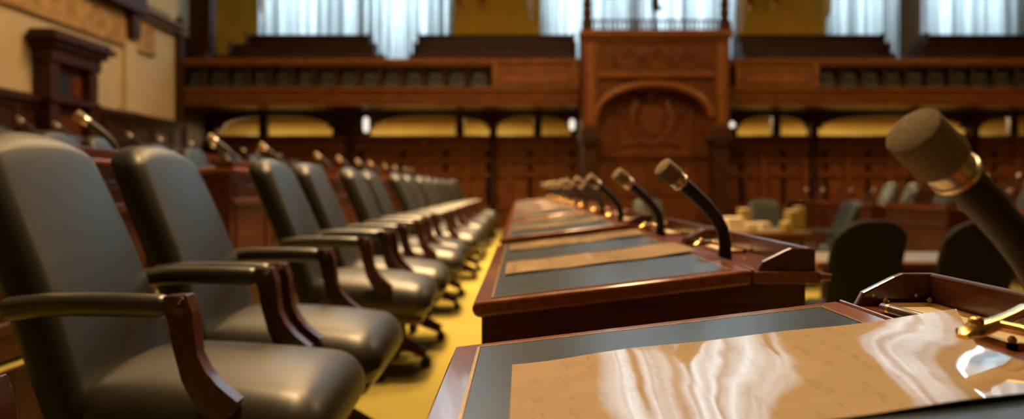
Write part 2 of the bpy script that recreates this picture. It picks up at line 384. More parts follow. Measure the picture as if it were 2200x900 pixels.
def panels(p0, p1, n):
    a, c = wx(p0,Y), wx(p1,Y); st = (c-a)/n
    for k in range(n):
        m_ = MB().box(a+k*st+.06, a+(k+1)*st-.06, Y+.20, Y+.30, 3.14, 3.57)
        m_.box(a+k*st+.11, a+(k+1)*st-.11, Y+.16, Y+.20, 3.34, 3.54)
        m_.build('green_panel', M['greenpanel'], g, bevel=.015)
    for k in range(n+1): MB().lathe([(.035,0),(.02,.06),(.035,.16),(.022,.26),(.03,.40),(.035,.48)], (a+k*st, Y+.04, 3.12), 8).build('baluster', M['dark_wood'], g)
panels(392, 1052, 14); panels(1760, 2330, 12)
for p0, p1 in ((1058,1243),(1578,1757)):
    a, c = wx(p0,Y), wx(p1,Y)
    m_ = MB().box(a, c, Y-.02, Y+.16, 3.10, 3.62).box(a, a+.12, Y-.08, Y+.1, 3.1, 3.70).box(c-.12, c, Y-.08, Y+.1, 3.1, 3.70).box(a+.2,c-.2,Y-.05,Y,3.2,3.26).box(a+.2,c-.2,Y-.05,Y,3.48,3.54).box(a+.2,a+.26,Y-.05,Y,3.26,3.48).box(c-.26,c-.2,Y-.05,Y,3.26,3.48)
    m_.build('solid_panel', M['wall_wood_h'], g, bevel=.01)
# gallery benches, three tiers with stepped ends
TIERS = [(16.6, 118, 3.0, 'front'), (17.75, 95, 3.25, 'middle'), (18.75, 75, 3.55, 'back')]
SECT = [('left of the first curtain gap', ((455,828),(505,811),(541,801))), ('between the left gap and the canopy', ((885,1236),(893,1236),(902,1233))),
        ('right of the canopy', ((1585,1905),(1580,1895),(1575,1884))), ('at the far right of the gallery', ((1950,2320),(1961,2270),(1972,2200)))]
for (nm, sp) in SECT:
    for (Yb, pt, zf, tn), (p0, p1) in zip(TIERS, sp):
        xa, xc, zt = wx(p0,Yb), wx(p1,Yb), wz(pt,Yb)
        if xa < XL-1.1: xa = XL-1.1
        bt = thing('gallery_bench', 'dark wooden gallery bench, %s tier, %s' % (tn, nm), 'bench', ((xa+xc)/2, Yb, zf), 0, 'gallery benches')
        hw = (xc-xa)/2; h = zt-zf
        bk = MB().box(-hw+.05, hw-.05, -.03, .03, 0, h-.06).box(-hw+.03, hw-.03, -.06, .05, h-.08, h)
        k = -hw+.2
        while k < hw-.4: bk.box(k, k+.07, -.055, -.03, .1, h-.08); k += .62
        bk.build('backrest', M['dark_wood'], bt, bevel=.01)
        MB().box(-hw+.05, hw-.05, -.42, -.03, .38, .44).build('seat', M['dark_wood'], bt, bevel=.01)
        for s in (-1,1): MB().box(s*hw-.05 if s>0 else -hw, hw if s>0 else -hw+.05, -.45, .06, 0, h-.02).build('end_panel', M['dark_wood'], bt, bevel=.012)
# flags hanging on the yellow piers
def flag(px, tip, Yf, mat, wpx, label):
    x = wx(px,Yf); zt = wz(tip,Yf); wd = wpx*Yf/F/2
    f = thing('hanging_flag', label, 'flag', (x, Yf, zt), 0, 'flags on the yellow piers')
    fn = lambda u, v: (wd*(2*u-1)*(.35+.65*min(1, v*2.2)), .035*math.sin(u*11)*(1-.3*v)-.02, 2.0*v+.12*abs(2*u-1))
    MB().sheet(fn, 22, 10).build('cloth', mat, f, smooth=80).modifiers.new('t','SOLIDIFY').thickness = .006
    MB().tube([(0,.10,-.05),(0,.02,2.1)], .018, 8).build('pole', M['dull_brass'], f)
flag(985, 16, 19.0, M['red_cloth'], 18, 'red flag tip hanging at the left edge of the middle-left yellow pier')
flag(1035, 12, 19.0, M['red_cloth'], 22, 'wider red flag tip near the centre of the left yellow pier')
flag(1140, 36, 19.0, M['white_cloth'], 26, 'white flag hanging on the left yellow pier beside the middle window')
flag(1593, 66, 19.0, M['white_cloth'], 16, 'narrow white flag hanging just right of the canopy finial')
flag(1612, 18, 19.0, M['red_cloth'], 20, 'red flag tip on the right yellow pier nearest the canopy')
flag(1665, 12, 19.0, M['red_cloth'], 24, 'red flag tip at the middle of the right yellow pier')
flag(1779, 40, 19.0, M['white_cloth'], 22, 'white flag hanging beside the right window, edge of yellow pier')
flag(561, 30, 19.0, M['white_cloth'], 12, 'pale flag hanging at the left edge of the left window')

# ------------------------------------------------------------------ carved canopy
Yc = 15.0; BK = Yc+.42
cn = thing('carved_canopy', 'tall carved oak canopy with round arch and balustrade in the end wall', 'canopy', (0,0,0))
def cx(p): return wx(p, Yc)
def cz(p): return wz(p, Yc)
L0, R0 = cx(1252), cx(1568); AX = cx(1405); AR = (cx(1525)-cx(1287))/2; ZSP = cz(250); AH = cz(184)-ZSP
body = MB()
body.box(L0, L0+.34, Yc, 15.9, cz(278), cz(66)).box(R0-.34, R0, Yc, 15.9, cz(278), cz(66))      # piers
body.box(L0+.34, R0-.34, Yc+.04, Yc+.5, cz(160), cz(66))                                    # frieze block
N = 28; xa_, xb_ = L0+.34, R0-.34
def arch_z(x):
    t = (x-AX)/AR
    return ZSP+AH*math.sqrt(max(0,1-t*t)) if abs(t) < 1 else None
for k in range(N):                                                                          # arch spandrels
    a = AX-AR+2*AR*k/N; c = AX-AR+2*AR*(k+1)/N; za, zb = arch_z(a) or ZSP, arch_z(c) or ZSP
    body.add([(a,Yc+.06,za),(c,Yc+.06,zb),(c,Yc+.06,cz(158)),(a,Yc+.06,cz(158)),(a,BK,za),(c,BK,zb),(c,BK,cz(158)),(a,BK,cz(158))],
             [(0,1,2,3),(7,6,5,4),(0,4,5,1),(3,2,6,7),(0,3,7,4),(1,5,6,2)])
if AX-AR > xa_: body.box(xa_, AX-AR, Yc+.06, BK, cz(300), cz(158))
if AX+AR < xb_: body.box(AX+AR, xb_, Yc+.06, BK, cz(300), cz(158))
body.build('arch_body', M['wall_wood'], cn, bevel=.012)
ring = MB(); pth = [(AX+AR*1.05*math.cos(t), Yc+.04, ZSP+AH*1.07*math.sin(t)) for t in [math.pi*i/32 for i in range(33)]]
ring.tube(pth, .075, 10).build('arch_moulding', M['wall_wood_h'], cn)
MB().box(L0-.06, R0+.06, Yc-.10, 15.36, cz(78), cz(65)).box(L0-.02, R0+.02, Yc-.05, Yc+.4, cz(84), cz(78)).box(L0+.3,R0-.3,Yc-.04,Yc+.3,cz(166),cz(156)).build('cornice', M['wall_wood_h'], cn, bevel=.015)
for s, xx in ((-1, L0), (1, R0-.34)):
    MB().box(xx-.04, xx+.38, Yc-.06, 15.9, cz(302), cz(276)).box(xx-.0, xx+.34, Yc-.02, 15.9, cz(312), cz(302)).build('bracket', M['dark_wood'], cn, bevel=.02)
    MB().box(xx+.02, xx+.32, Yc+.06, 15.9, -.05, cz(312)).build('pilaster', M['dark_wood'], cn, bevel=.015)
    MB().box(xx+.08, xx+.26, Yc-.03, Yc+.02, cz(268), cz(95)).build('pier_panel', M['wall_wood_h'], cn, bevel=.012)
back = MB().box(L0+.3, R0-.3, BK, BK+.08, -.05, cz(150))
for (p0, p1, q0, q1) in ((1322,1400,330,205),(1412,1490,330,205),(1315,1400,420,345),(1412,1495,420,345)):
    a, c, z0, z1 = wx(p0,15.4), wx(p1,15.4), wz(q0,15.4), wz(q1,15.4)
    back.box(a, c, BK-.04, BK, z0, z0+.06).box(a, c, BK-.04, BK, z1-.06, z1).box(a, a+.06, BK-.04, BK, z0, z1).box(c-.06, c, BK-.04, BK, z0, z1)
back.box(L0+.34, R0-.34, BK-.08, BK, wz(338,15.4), wz(328,15.4))
back.build('back_panel', M['wall_wood'], cn, bevel=.012)
# relief on the back panel: shield, crest, supporters, ribbon
em = MB(); ex, ez = wx(1400,15.4), wz(258,15.4); ye = BK-.0
sh = [(-.16,.20),(0,.235),(.16,.20),(.165,0),(.11,-.15),(0,-.24),(-.11,-.15),(-.165,0)]
em.prism([(ex+p[0], ez+p[1]) for p in sh], 'y', ye-.06, ye)
rr = random.Random(3)
for s in (-1,1):
    em.tube([(ex+s*.2,ye,ez-.25),(ex+s*.30,ye-.04,ez-.05),(ex+s*.27,ye-.06,ez+.14),(ex+s*.22,ye-.05,ez+.27),(ex+s*.30,ye-.03,ez+.36)],[.05,.085,.08,.06,.03],10)
    em.tube([(ex+s*.32,ye,ez+.02),(ex+s*.42,ye-.03,ez+.12),(ex+s*.46,ye-.02,ez+.28),(ex+s*.40,ye-.01,ez+.36)],[.04,.04,.03,.015],8)
    em.tube([(ex,ye-.02,ez-.33),(ex+s*.2,ye-.03,ez-.30),(ex+s*.4,ye-.02,ez-.36)],[.045,.04,.03],8)
em.lathe([(.07,0),(.09,.05),(.06,.10),(.10,.15),(.05,.2),(.02,.25)], (ex,ye-.03,ez+.26), 12)
em.xf(Matrix.Translation((ex,ye,ez)) @ Matrix.Diagonal((1.5,1.0,1.5,1)) @ Matrix.Translation((-ex,-ye,-ez)))
em.build('carved_crest', M['wall_wood'], cn)
# carved frieze above the arch: scrolls
fz = MB(); z0, z1 = cz(150), cz(92)
fz.box(cx(1290)-.05, cx(1532)+.05, Yc-.0, Yc+.045, z0-.05, z0).box(cx(1290)-.05, cx(1532)+.05, Yc-.0, Yc+.045, z1, z1+.05)
for p in (1290,1335,1480,1532): fz.box(cx(p)-.03, cx(p)+.03, Yc, Yc+.045, z0, z1)
for k in range(7):
    px_ = 1318+31*k; sgn = 1 if k % 2 else -1; c0 = (cx(px_), Yc+.02, (z0+z1)/2+sgn*.03)
    fz.tube([(c0[0]+(.16-.0175*i)*math.cos(i*.62)*1.0, c0[1], c0[2]+sgn*(.17-.018*i)*math.sin(i*.62)) for i in range(9)], [.03]*8+[.045], 8)
fz.build('carved_frieze', M['wall_wood'], cn, bevel=0)
# balustrade and finials on top
zb = cz(65); zt = cz(42); rl = MB().box(L0+.2, R0-.2, Yc+.02, Yc+.08, zt-.03, zt+.01)
rl.build('balustrade_rail', M['dark_wood'], cn, bevel=.008)
n = 26
for k in range(n):
    x = L0+.28+(R0-L0-.56)*k/(n-1)
    MB().lathe([(.022,0),(.012,.03),(.028,.08),(.012,.15),(.02,zt-zb-.02)], (x, Yc+.05, zb), 8).build('baluster', M['dark_wood'], cn)
for px_, h in ((1262, 1.25), (1558, 1.25)):
    x = cx(px_)
    MB().box(x-.11, x+.11, Yc-.06, Yc+.16, zb-.05, zb+.16).lathe([(.11,0),(.135,.04),(.08,.10),(.11,.22),(.08,.34),(.125,.40),(.075,.46),(.105,.62),(.07,.8),(.11,.88),(.05,.95),(.08,1.08),(.01,h)], (x, Yc+.05, zb+.15), 14).build('finial', M['dark_wood'], cn)
x = cx(1409)
MB().lathe([(.03,0),(.02,.1),(.025,.3),(.02,.42)], (x,Yc+.05,zb), 10).lathe([(.05,0),(.075,.08),(.09,.2),(.06,.32),(.045,.4),(.06,.48),(.03,.56),(.005,.62)], (x,Yc+.05,zb+.4), 12).tube([(x+.05,Yc+.05,zb+.5),(x+.16,Yc+.03,zb+.44)],[.05,.035],8).build('figure_finial', M['black'], cn)
# wall lamps under the gallery
for (p, label, h) in ((787,'small upright white lamp under the gallery, left of the arch openings',.36),(1229,'small white lamp on the pier just left of the carved canopy',.26),(1572,'small round lamp just right of the carved canopy arch',.14)):
    s = thing('wall_lamp', label, 'lamp', (wx(p,16.9), 16.9, wz(268,16.9)), 0, 'lamps under the gallery')
    MB().lathe([(.02,-h/2),(.06,-h/2+.04),(.07,0),(.06,h/2-.04),(.02,h/2)], (0,-.03,0), 14).build('shade', M['lamp'], s)
    MB().box(-.03,.03,0,.09,-.05,.05).build('bracket', M['brass'], s, bevel=.005)

# ------------------------------------------------------------------ prototypes
def make_armchair():
    """faces +X; origin on the floor"""
    t = thing('armchair', '', 'chair')
    # backrest: side profile reclines; front face at x(z)
    def bx(z): return -.235-.10*max(-.15,(z-.45))/.27*1.0-.05*max(0,z-.75)
    def warp(p):
        z = p.z+.700; v = (z-.775)/.345; wv = .255-.012*v-.022*max(0,v)**3
        y = p.y/.25*wv
        z += .012*max(0,v)**3-.050*abs(y/wv)**2.6*max(0,v)**2.5
        bul = .022*(1-(p.y/.25)**2)*max(0,1-v*v) if p.x > 0 else -.015*(1-(p.y/.25)**2)
        return (bx(z)-.055+p.x+bul, y, z)
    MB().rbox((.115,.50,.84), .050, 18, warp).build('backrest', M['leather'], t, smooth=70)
    def warps(p):
        v = p.x/.30; u = p.y/.28
        z = p.z+.405
        if p.z > -.02: z += .046*(1-u*u)*(1-.5*v*v)-.022*v
        return (p.x*(1.0+.03*(1-u*u))+.040, p.y*(1+.05*v*(1-.2)), z-.012)
    MB().rbox((.60,.575,.185), .085, 14, warps).build('seat', M['leather_seat_sheen'], t, smooth=70)
    for s in (-1,1):
        out = [(-.012,.726),(.036,.729),(.042,.729),(.060,.704),(.056,.685),(.058,.655),(.066,.59),(.085,.553),(.112,.520),(.160,.480),(.150,.452),(.118,.436),(.079,.450),(.050,.490),(.030,.53),(.008,.611),(-.002,.666),(-.012,.690)]
        a = .262*s; b = .306*s
        # triangulated by convex strips: split outline into quads along the sweep
        L = [out[i] for i in (0,17,16,15,14,13,12,11)]; R = [out[i] for i in (2,4,5,6,7,8,9,10)]
        p = MB(); vs = []
        for l, r in zip(L, R): vs += [(l[0],a,l[1]),(r[0],a,r[1]),(l[0],b,l[1]),(r[0],b,r[1])]
        fs = []
        for i in range(7):
            o = i*4; fs += [(o,o+1,o+5,o+4),(o+2,o+6,o+7,o+3),(o,o+4,o+6,o+2),(o+1,o+3,o+7,o+5)]
        fs += [(0,2,3,1),(28,29,31,30)]
        p.add(vs, fs)
        p.lathe([(.021,0),(.021,.004),(.014,.004),(.014,.007),(.008,.007),(.008,.010)], (.026, a, .705), 18, (0,-s,0))
        p.lathe([(.021,0),(.021,.004),(.014,.004),(.014,.007),(.008,.007),(.008,.010)], (.026, b, .705), 18, (0,s,0))
        p.build('arm_post', M['chairwood'], t, smooth=30, bevel=.010, seg=3)
        def warpa(q, s=s): return (q.x-.205, q.y+.284*s, q.z+.698+.006*math.cos(q.x*7)-.006*(q.x < -.12))
        MB().rbox((.40,.052,.056), .024, 8, warpa).build('arm_pad', M['leather_arm_lit'], t, smooth=70)
    MB().rbox((.54,.50,.05), .02, 4, lambda p: (p.x+.03, p.y, p.z+.300)).build('seat_rail', M['chairwood'], t)
    MB().lathe([(.05,.30),(.05,.22),(.032,.21),(.032,.10),(.055,.09),(.06,.06)], (0,0,0), 16).build('column', M['black'], t)
    st = MB()
    for k in range(5):
        a = 2*math.pi*k/5; c, s_ = math.cos(a), math.sin(a)
        st.tube([(0,0,.19),(.10*c,.10*s_,.17),(.23*c,.23*s_,.105),(.295*c,.295*s_,.075)], [.05,.045,.034,.028], 8)
        cs = MB().lathe([(.010,.025),(.010,.07)], (.295*c,.295*s_,0), 8)
        cs.tube([(.295*c-.022*s_,.295*s_+.022*c,.029),(.295*c+.022*s_,.295*s_-.022*c,.029)], .029, 12)
        cs.build('caster', M['black'], t)
    st.build('star_base', M['chairwood'], t)
    return t

SL = .118                                         # slope of the writing surface
def dz(x): return .730+SL*(x+.107)
DL = 1.52
def make_desk():
    """sitters on -X; local x as in the front row (-.107 front edge .. .655 back); y 0..1.52"""
    t = thing('double_desk', '', 'desk')
    x0, x1, xb = -.107, .50, .655
    # carcass: end panels, middle panel, aisle panel, drawer rail
    for y in (.015, DL/2-.02, DL-.055):
        MB().prism([(x0+.02,.0),(.620,.0),(.620,.775),(x1,dz(x1)-.036),(x0+.02,dz(x0+.02)-.036)], 'y', y, y+.04).build('end_panel', M['deskv'], t, smooth=0)
    q = MB().box(.588,.622,.055,DL-.055,.02,.79)
    for k in range(2): q.box(.622,.632,.10+k*.74,.70+k*.74,.12,.16).box(.622,.632,.10+k*.74,.70+k*.74,.66,.70).box(.622,.632,.10+k*.74,.14+k*.74,.16,.66).box(.622,.632,.66+k*.74,.70+k*.74,.16,.66)
    q.box(.622,.644,.03,DL-.03,.555,.59)
    q.build('modesty_panel', M['deskv'], t, bevel=.005)
    for k in range(2): MB().box(x0+.045,x0+.065,.07+k*.73,.73+k*.73,.585,.70).box(x0+.035,x0+.045,.10+k*.73,.70+k*.73,.60,.685).build('drawer_front', M['deskv'], t, bevel=.004)
    # sloped top with rounded moulded edge
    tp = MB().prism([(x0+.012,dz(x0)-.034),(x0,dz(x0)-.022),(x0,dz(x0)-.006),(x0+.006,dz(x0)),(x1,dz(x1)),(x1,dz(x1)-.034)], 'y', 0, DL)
    tp.build('writing_top', M['desktop_lit'], t, smooth=20, bevel=.009, seg=3)
    tr = MB().box(x1,.648,0,DL,.770,.797)
    tr.box(x1,x1+.005,.0,DL,.797,.803)
    tr.box(.64,.672,0,DL,.778,.792)
    tr.build('pen_tray', M['desktop_lit'], t, smooth=0, bevel=.003)
    for k in range(2):
        ya = .035+k*.74; yb = ya+.71
        b = MB(); e = .0012
        b.add([(x0+.046,ya+.005,dz(x0+.046)+e),(.455,ya+.005,dz(.455)+e),(.455,yb-.005,dz(.455)+e),(x0+.046,yb-.005,dz(x0+.046)+e),
               (x0+.046,ya+.005,dz(x0+.046)-.004),(.455,ya+.005,dz(.455)-.004),(.455,yb-.005,dz(.455)-.004),(x0+.046,yb-.005,dz(x0+.046)-.004)],
              [(0,1,2,3),(7,6,5,4),(0,4,5,1),(1,5,6,2),(2,6,7,3),(3,7,4,0)])
        b.build('blotter', M['blotter'], t, smooth=0)
        ln = MB()
        for (xa, xc, y_a, y_b) in ((x0+.040,x0+.0445,ya,yb),(.4565,.461,ya,yb),(x0+.040,.461,ya-.001,ya+.0035),(x0+.040,.461,yb-.0035,yb+.001)):
            e = .0016
            ln.add([(xa,y_a,dz(xa)+e),(xc,y_a,dz(xc)+e),(xc,y_b,dz(xc)+e),(xa,y_b,dz(xa)+e),(xa,y_a,dz(xa)-.003),(xc,y_a,dz(xc)-.003),(xc,y_b,dz(xc)-.003),(xa,y_b,dz(xa)-.003)],
                   [(0,1,2,3),(7,6,5,4),(0,4,5,1),(1,5,6,2),(2,6,7,3),(3,7,4,0)])
        ln.build('inlay_line', M['dull_brass'], t, smooth=0)
        # riser: back board and two shaped cheeks
        y0 = .012+k*.76; y1 = y0+.736
        ch = [(.515,.796),(.527,.818),(.575,.842),(.588,.847),(.642,.847),(.642,.796)]
        r = MB().prism(ch, 'y', y0, y0+.014).prism(ch, 'y', y1-.014, y1).box(.628,.642,y0+.014,y1-.014,.796,.847)
        r.build('riser', M['desk'], t, smooth=0, bevel=.0035, seg=2)
        fr = MB(); fx0, fx1, fy0, fy1 = .548, .622, y0+.42, y1-.03; z = .797
        for (a, c_, d, e_) in ((fx0,fx0+.008,fy0,fy1),(fx1-.008,fx1,fy0,fy1),(fx0,fx1,fy0,fy0+.008),(fx0,fx1,fy1-.008,fy1)): fr.box(a,c_,d,e_,z,z+.008)
        for a in (fx0+.004, fx1-.004):
            for d in (fy0+.004, fy1-.004): fr.lathe([(.004,0),(.005,.004),(.002,.008)], (a,d,z+.008), 8)
        f_ = fr.build('card_frame', M['dull_brass'], t, smooth=30)
        MB().box(fx0+.008,fx1-.008,fy0+.008,fy1-.008,z,z+.003).build('card', M['white_paper'], f_, smooth=0)
    return t

def make_mic():
    """base at origin on the desk tray; head leans to -X"""
    t = thing('gooseneck_microphone', '', 'microphone')
    P = [Vector((0,0,.001)),Vector((.001,0,.042)),Vector((-.009,0,.078)),Vector((-.030,0,.109)),Vector((-.060,0,.139)),Vector((-.094,0,.167)),Vector((-.128,0,.192))]
    d = (P[-1]-P[-2]).normalized()
    MB().tube(P, [.0165,.016,.016,.0168,.0175,.0182,.019], 16).build('gooseneck', M['rubber'], t, smooth=60)
    h0 = P[-1]-d*.002
    MB().lathe([(.0185,0),(.0215,.003),(.0235,.006),(.0235,.010),(.0215,.011),(.0215,.023),(.0240,.024),(.0240,.028)], h0, 22, d).build('metal_collar', M['steel'], t, smooth=40)
    hd = MB().lathe([(.023,0),(.0262,.003),(.0262,.0455),(.0257,.0468),(.0247,.0474),(.001,.0478)], h0+d*.026, 26, d)
    hd.build('foam_head', M['foam'], t, smooth=40)
    MB().lathe([(.0175,0.0005),(.0175,.004),(.0172,.012)], (0,0,0), 20).build('foot', M['black'], t, smooth=40)
    b = MB()   # polished brass tongue
    pts = [(-.060,.050,.030),(-.050,.052,.033),(-.030,.056,.035),(0,.062,.037),(.04,.072,.041),(.075,.080,.046)]
    b.tube(pts, [.006,.013,.0145,.0125,.0105,.0105], 14, True, .55)
    b.lathe([(.0075,0),(.0075,.006),(.004,.009)], (-.034,.055,.039), 12)
    b.tube([(.0,.0,.03),(.0,.03,.036),(.0,.062,.037)], .006, 8)
    b.build('brass_bracket', M['brass'], t, smooth=50)
    return t

def make_task():
    """clerk's swivel chair seen from behind; faces +Y"""
    t = thing('swivel_chair', '', 'chair')
    def wb(p):
        v = p.z/.33; w = 1-.10*max(0,-v)-.06*max(0,v)**2
        return (p.x*w, p.y-.22-.10*v-.05*(1-(p.x/.25)**2), p.z+.772-.12*abs(p.x/.255)**3.5*max(0,v)**2+.04*abs(p.x/.255)**3*max(0,-v)**2)
    MB().rbox((.51,.075,.66), .034, 14, lambda p: wb(Vector((p.x, p.y, p.z-0)))).build('backrest', M['task'], t, smooth=70)
    # rounded shoulders come from a second shell: outline trim pipe
    MB().rbox((.50,.50,.11), .05, 10, lambda p: (p.x, p.y+.02, p.z+.435)).build('seat', M['task'], t, smooth=70)
    MB().tube([(0,-.27,.62),(0,-.30,.45),(0,-.12,.36),(0,0,.36)], .022, 8).build('back_bracket', M['black'], t)
    MB().lathe([(.04,.38),(.04,.26),(.028,.25),(.028,.10),(.05,.09),(.05,.07)], (0,0,0), 14).build('column', M['black'], t)
    st = MB()
    for k in range(5):
        a = 2*math.pi*k/5+.3; c, s_ = math.cos(a), math.sin(a)
        st.tube([(0,0,.085),(.28*c,.28*s_,.062)], [.03,.018], 8)
        cs = MB().tube([(.28*c-.02*s_,.28*s_+.02*c,.027),(.28*c+.02*s_,.28*s_-.02*c,.027)], .027, 10)
        cs.lathe([(.010,.025),(.010,.06)], (.28*c,.28*s_,0), 8); cs.build('caster', M['black'], t)
    st.build('star_base', M['black'], t)
    return t

class Src:
    """first placement uses the prototype itself, the rest are copies"""
    def __init__(s, root): s.root = root; s.used = False
    def put(s, loc, rz, label, group):
        if not s.used:
            s.used = True; r = s.root; KIDS[r.name] = kids(r)
            for c in KIDS[r.name]: KIDS[c.name] = kids(c)
            r.location = loc; r.rotation_euler = (0,0,rz); r['label'] = label; r['group'] = group; return r
        return dup(s.root, loc, rz, label, group)
chair, desk, mic, task = Src(make_armchair()), Src(make_desk()), Src(make_mic()), Src(make_task())

# ------------------------------------------------------------------ front row (left block)
G = 'front row armchairs'
FAR_Y = [.0]
ZS_ = [.66, 1.97, 2.66, 3.90, 4.56, 5.72, 6.50, 7.75, 8.50, 9.70, 10.45, 11.65, 12.45, 13.5, 14.2]
rr = random.Random(5)
for i, y in enumerate(ZS_):
    if i == 0: lb = 'dark leather armchair cut off by the bottom left corner, only its scrolled arm end showing'
    elif i == 1: lb = 'largest dark green leather armchair at the left edge, nearest of the front row'
    else: lb = 'dark leather front row armchair, %s along from the large one at the left edge' % ORD[i-1]
    chair.put((-.735 if i == 0 else -.82+(rr.uniform(-.02,.02) if i > 2 else 0), y, 0), math.radians(rr.uniform(-3,3) if i > 2 else 0), lb, G)
DY = 1.94; D0 = -.39
def paper_mesh(x0, x1, y0, y1, lift, seed, slant=0):
    r = random.Random(seed); p1, p2 = r.random()*6, r.random()*6
    def fn(u, v):
        y = y0+(y1-y0)*v; x = x0+(x1-slant*min(1,(1-v)/.5)-x0)*u
        base = dz(x)
        k = max(0, (x-.28)/.3)
        return (x, y, base+.0058+lift*min(1,k)**2*(3-2*min(1,k))+.0011*math.sin(x*17+p1+y*5)*math.sin(y*9+p2)+.0012*math.sin(3*y+x*29))
    return MB().sheet(fn, 60, 36, .0008)
def put_paper(y_desk, xoff, tier, rz, side, seed, label, group, dims=(-.03,.47,.30,.60), lift=.0, slant=0):
    o = paper_mesh(*dims, lift, seed, slant).build('laminated_sheet', M['paper'], None, smooth=80)
    o.location = (xoff, y_desk, tier); o.rotation_euler = (0,0,rz)
    return tag(o, label, 'document', group)
NF = 7
for k in range(NF):
    y = D0+DY*k
    lb = ['nearest wooden double desk filling the lower right with slate blue blotter', 'second wooden double desk, facing end panel just behind the nearest desk'][k] if k < 2 else '%s wooden double desk of the right-hand row counting from the nearest' % ORD[k]
    desk.put((0,y,0), 0, lb, 'front row double desks')
    for j in (0,1):
        if k == 0 and j == 0: continue
        my = y+(1.097 if k == 0 else (.30, 1.16)[j])
        ml = 'large blurred microphone with foam head at the right edge over the nearest desk' if k == 0 else 'gooseneck microphone on the %s desk of the front row, %s of its pair' % (ORD[k], ('nearer','farther')[j])
        mrot = .35 if k < 2 else .30+rr.uniform(-.12,.12)
        mic.put((.525, my, .797), mrot, ml, 'front row microphones')
        if k == 0:
            dims = (-.012,.575,1.014,1.338); lift = .004
            lbp = 'large glossy tan laminated sheet reflecting windows on the nearest desk'
            put_paper(y, 0, 0, 0, 1, 1, lbp, 'sheets on the front row desks', dims, .0005, .076)
        else:
            yo = j*.74
            put_paper(y, 0, 0, 0, 1, 10*k+j, 'tan laminated sheet on the %s desk of the front row, %s seat' % (ORD[k], ('nearer','farther')[j]), 'sheets on the front row desks', (-.045,.475,.40+yo*.97,.70+yo*.97), .004)
# wooden pen in the tray of the nearest desk
pen = thing('wooden_pen', 'grooved wooden pen lying in the tray of the nearest desk', 'pen', (0,0,0))
MB().tube([(.527,1.045,.805),(.529,1.02,.805),(.536,.955,.805),(.538,.93,.805)], [.0065,.0075,.0075,.004], 12).build('barrel', M['chairwood'], pen)
MB().tube([(.5285,1.03,.805),(.529,1.022,.805)], .0078, 12).build('ring', M['brass'], pen)
MB().tube([(.538,.93,.805),(.5405,.90,.803)], [.0035,.0012], 10).build('nib', M['brass'], pen)

# ------------------------------------------------------------------ raised rows on the left
def row(xdesk, tier, starts, micy, chairs, rowname, flip=False, grp=''):
    s = -1 if flip else 1; rz = math.pi if flip else 0
    for i, y in enumerate(starts):
        yy = y+DL if flip else y
        desk.put((xdesk, yy, tier), rz, '%s wooden double desk from the near end, %s' % (ORD[i], rowname), grp+' desks')
        for j in (0,1):
            yo = j*.74; 
            put_paper(yy, xdesk, tier, rz, 1, 100+i*2+j, 'tan sheet, %s seat of %s desk, %s' % (('nearer','farther')[(j if not flip else 1-j)], ORD[i], rowname), grp+' sheets', (-.04,.46,.20+yo,.55+yo), .004)
    for i, y in enumerate(micy):
        mic.put((xdesk+s*.525, y, tier+.797), rz+random.uniform(.15,.4), '%s gooseneck microphone from the near end, %s' % (ORD[i], rowname), grp+' microphones')
    for i, y in enumerate(chairs):
        chair.put((xdesk-s*.80+random.uniform(-.03,.03), y, tier), rz+math.radians(random.uniform(-6,6)), '%s dark leather armchair from the near end, %s' % (ORD[i], rowname), grp+' armchairs')
row(-2.555, TL, [2.3,4.75,7.35,9.25,11.15,13.1], [3.60,5.1,6.1,7.7,8.62,9.6,10.4,11.5,12.4,13.5,14.2], [3.15,3.9,5.05,5.95,6.65,7.75,8.45,9.65,10.4,11.6,12.4,13.6], 'middle raised row at left', grp='middle left row')
row(-5.25, TL2, [6.65,8.6,10.25,12.2,14.1], [7.0,7.55,8.95,9.7,10.6,11.35,12.6,13.3,14.5], [7.0,7.75,8.95,9.7,10.6,11.4,12.6,13.4], 'rear raised row along the left wall', grp='rear left row')
# opposite benches on the right, facing left
row(5.35+.60, TR, [7.0,8.95,10.9,12.85], [7.4,8.15,9.35,10.1,11.3,12.1,13.2,13.95], [7.4,8.2,9.4,10.15,11.35,12.1,13.3,14.0], 'front row across the aisle at right', True, 'opposite front row')
row(8.05+.60, TR2, [7.6,9.55,11.5,13.4], [8.0,8.75,9.95,10.7,11.9,12.7,13.8], [8.0,8.8,9.95,10.75,11.9,12.7,13.8], 'rear row across the aisle at right', True, 'opposite rear row')

# ------------------------------------------------------------------ clerks' tables in the aisle
def table(name, label, x0, x1, y0, y1, z0, zt, top):
    t = thing(name, label, 'table', ((x0+x1)/2,(y0+y1)/2,z0)); hx, hy, h = (x1-x0)/2, (y1-y0)/2, zt-z0
    MB().box(-hx,hx,-hy,hy,h-.045,h-.003).build('table_top', M['wall_wood_h'], t, bevel=.008)
    MB().box(-hx+.06,hx-.06,-hy+.06,hy-.06,h-.006,h).build('leather_inset', top, t, smooth=0)
    MB().box(-hx+.08,hx-.08,-hy+.08,hy-.08,h-.15,h-.045).build('apron', M['deskv'], t, bevel=.005)
    for a in (-1,1):
        for b in (-1,1):
            MB().lathe([(.045,0),(.03,.04),(.04,.1),(.03,.3),(.045,.45),(.04,h-.10)], (a*(hx-.12), b*(hy-.12), 0), 14).build('leg', M['deskv'], t)
    return t
table('clerks_table', 'long grey topped table behind the two black swivel chairs', 2.25, 4.15, 5.45, 6.35, CF, .41, M['table_top'])
table('clerks_table', 'orange edged table far down the aisle stacked with books and papers', 2.35, 3.72, 9.1, 10.3, CF, .41, M['table_top'])
task.put((2.36, 5.15, CF), 0, 'black swivel chair seen from behind, fully visible right of centre', 'aisle swivel chairs')
task.put((3.12, 5.12, CF), math.radians(-4), 'black swivel chair seen from behind, partly hidden by the large microphone', 'aisle swivel chairs')
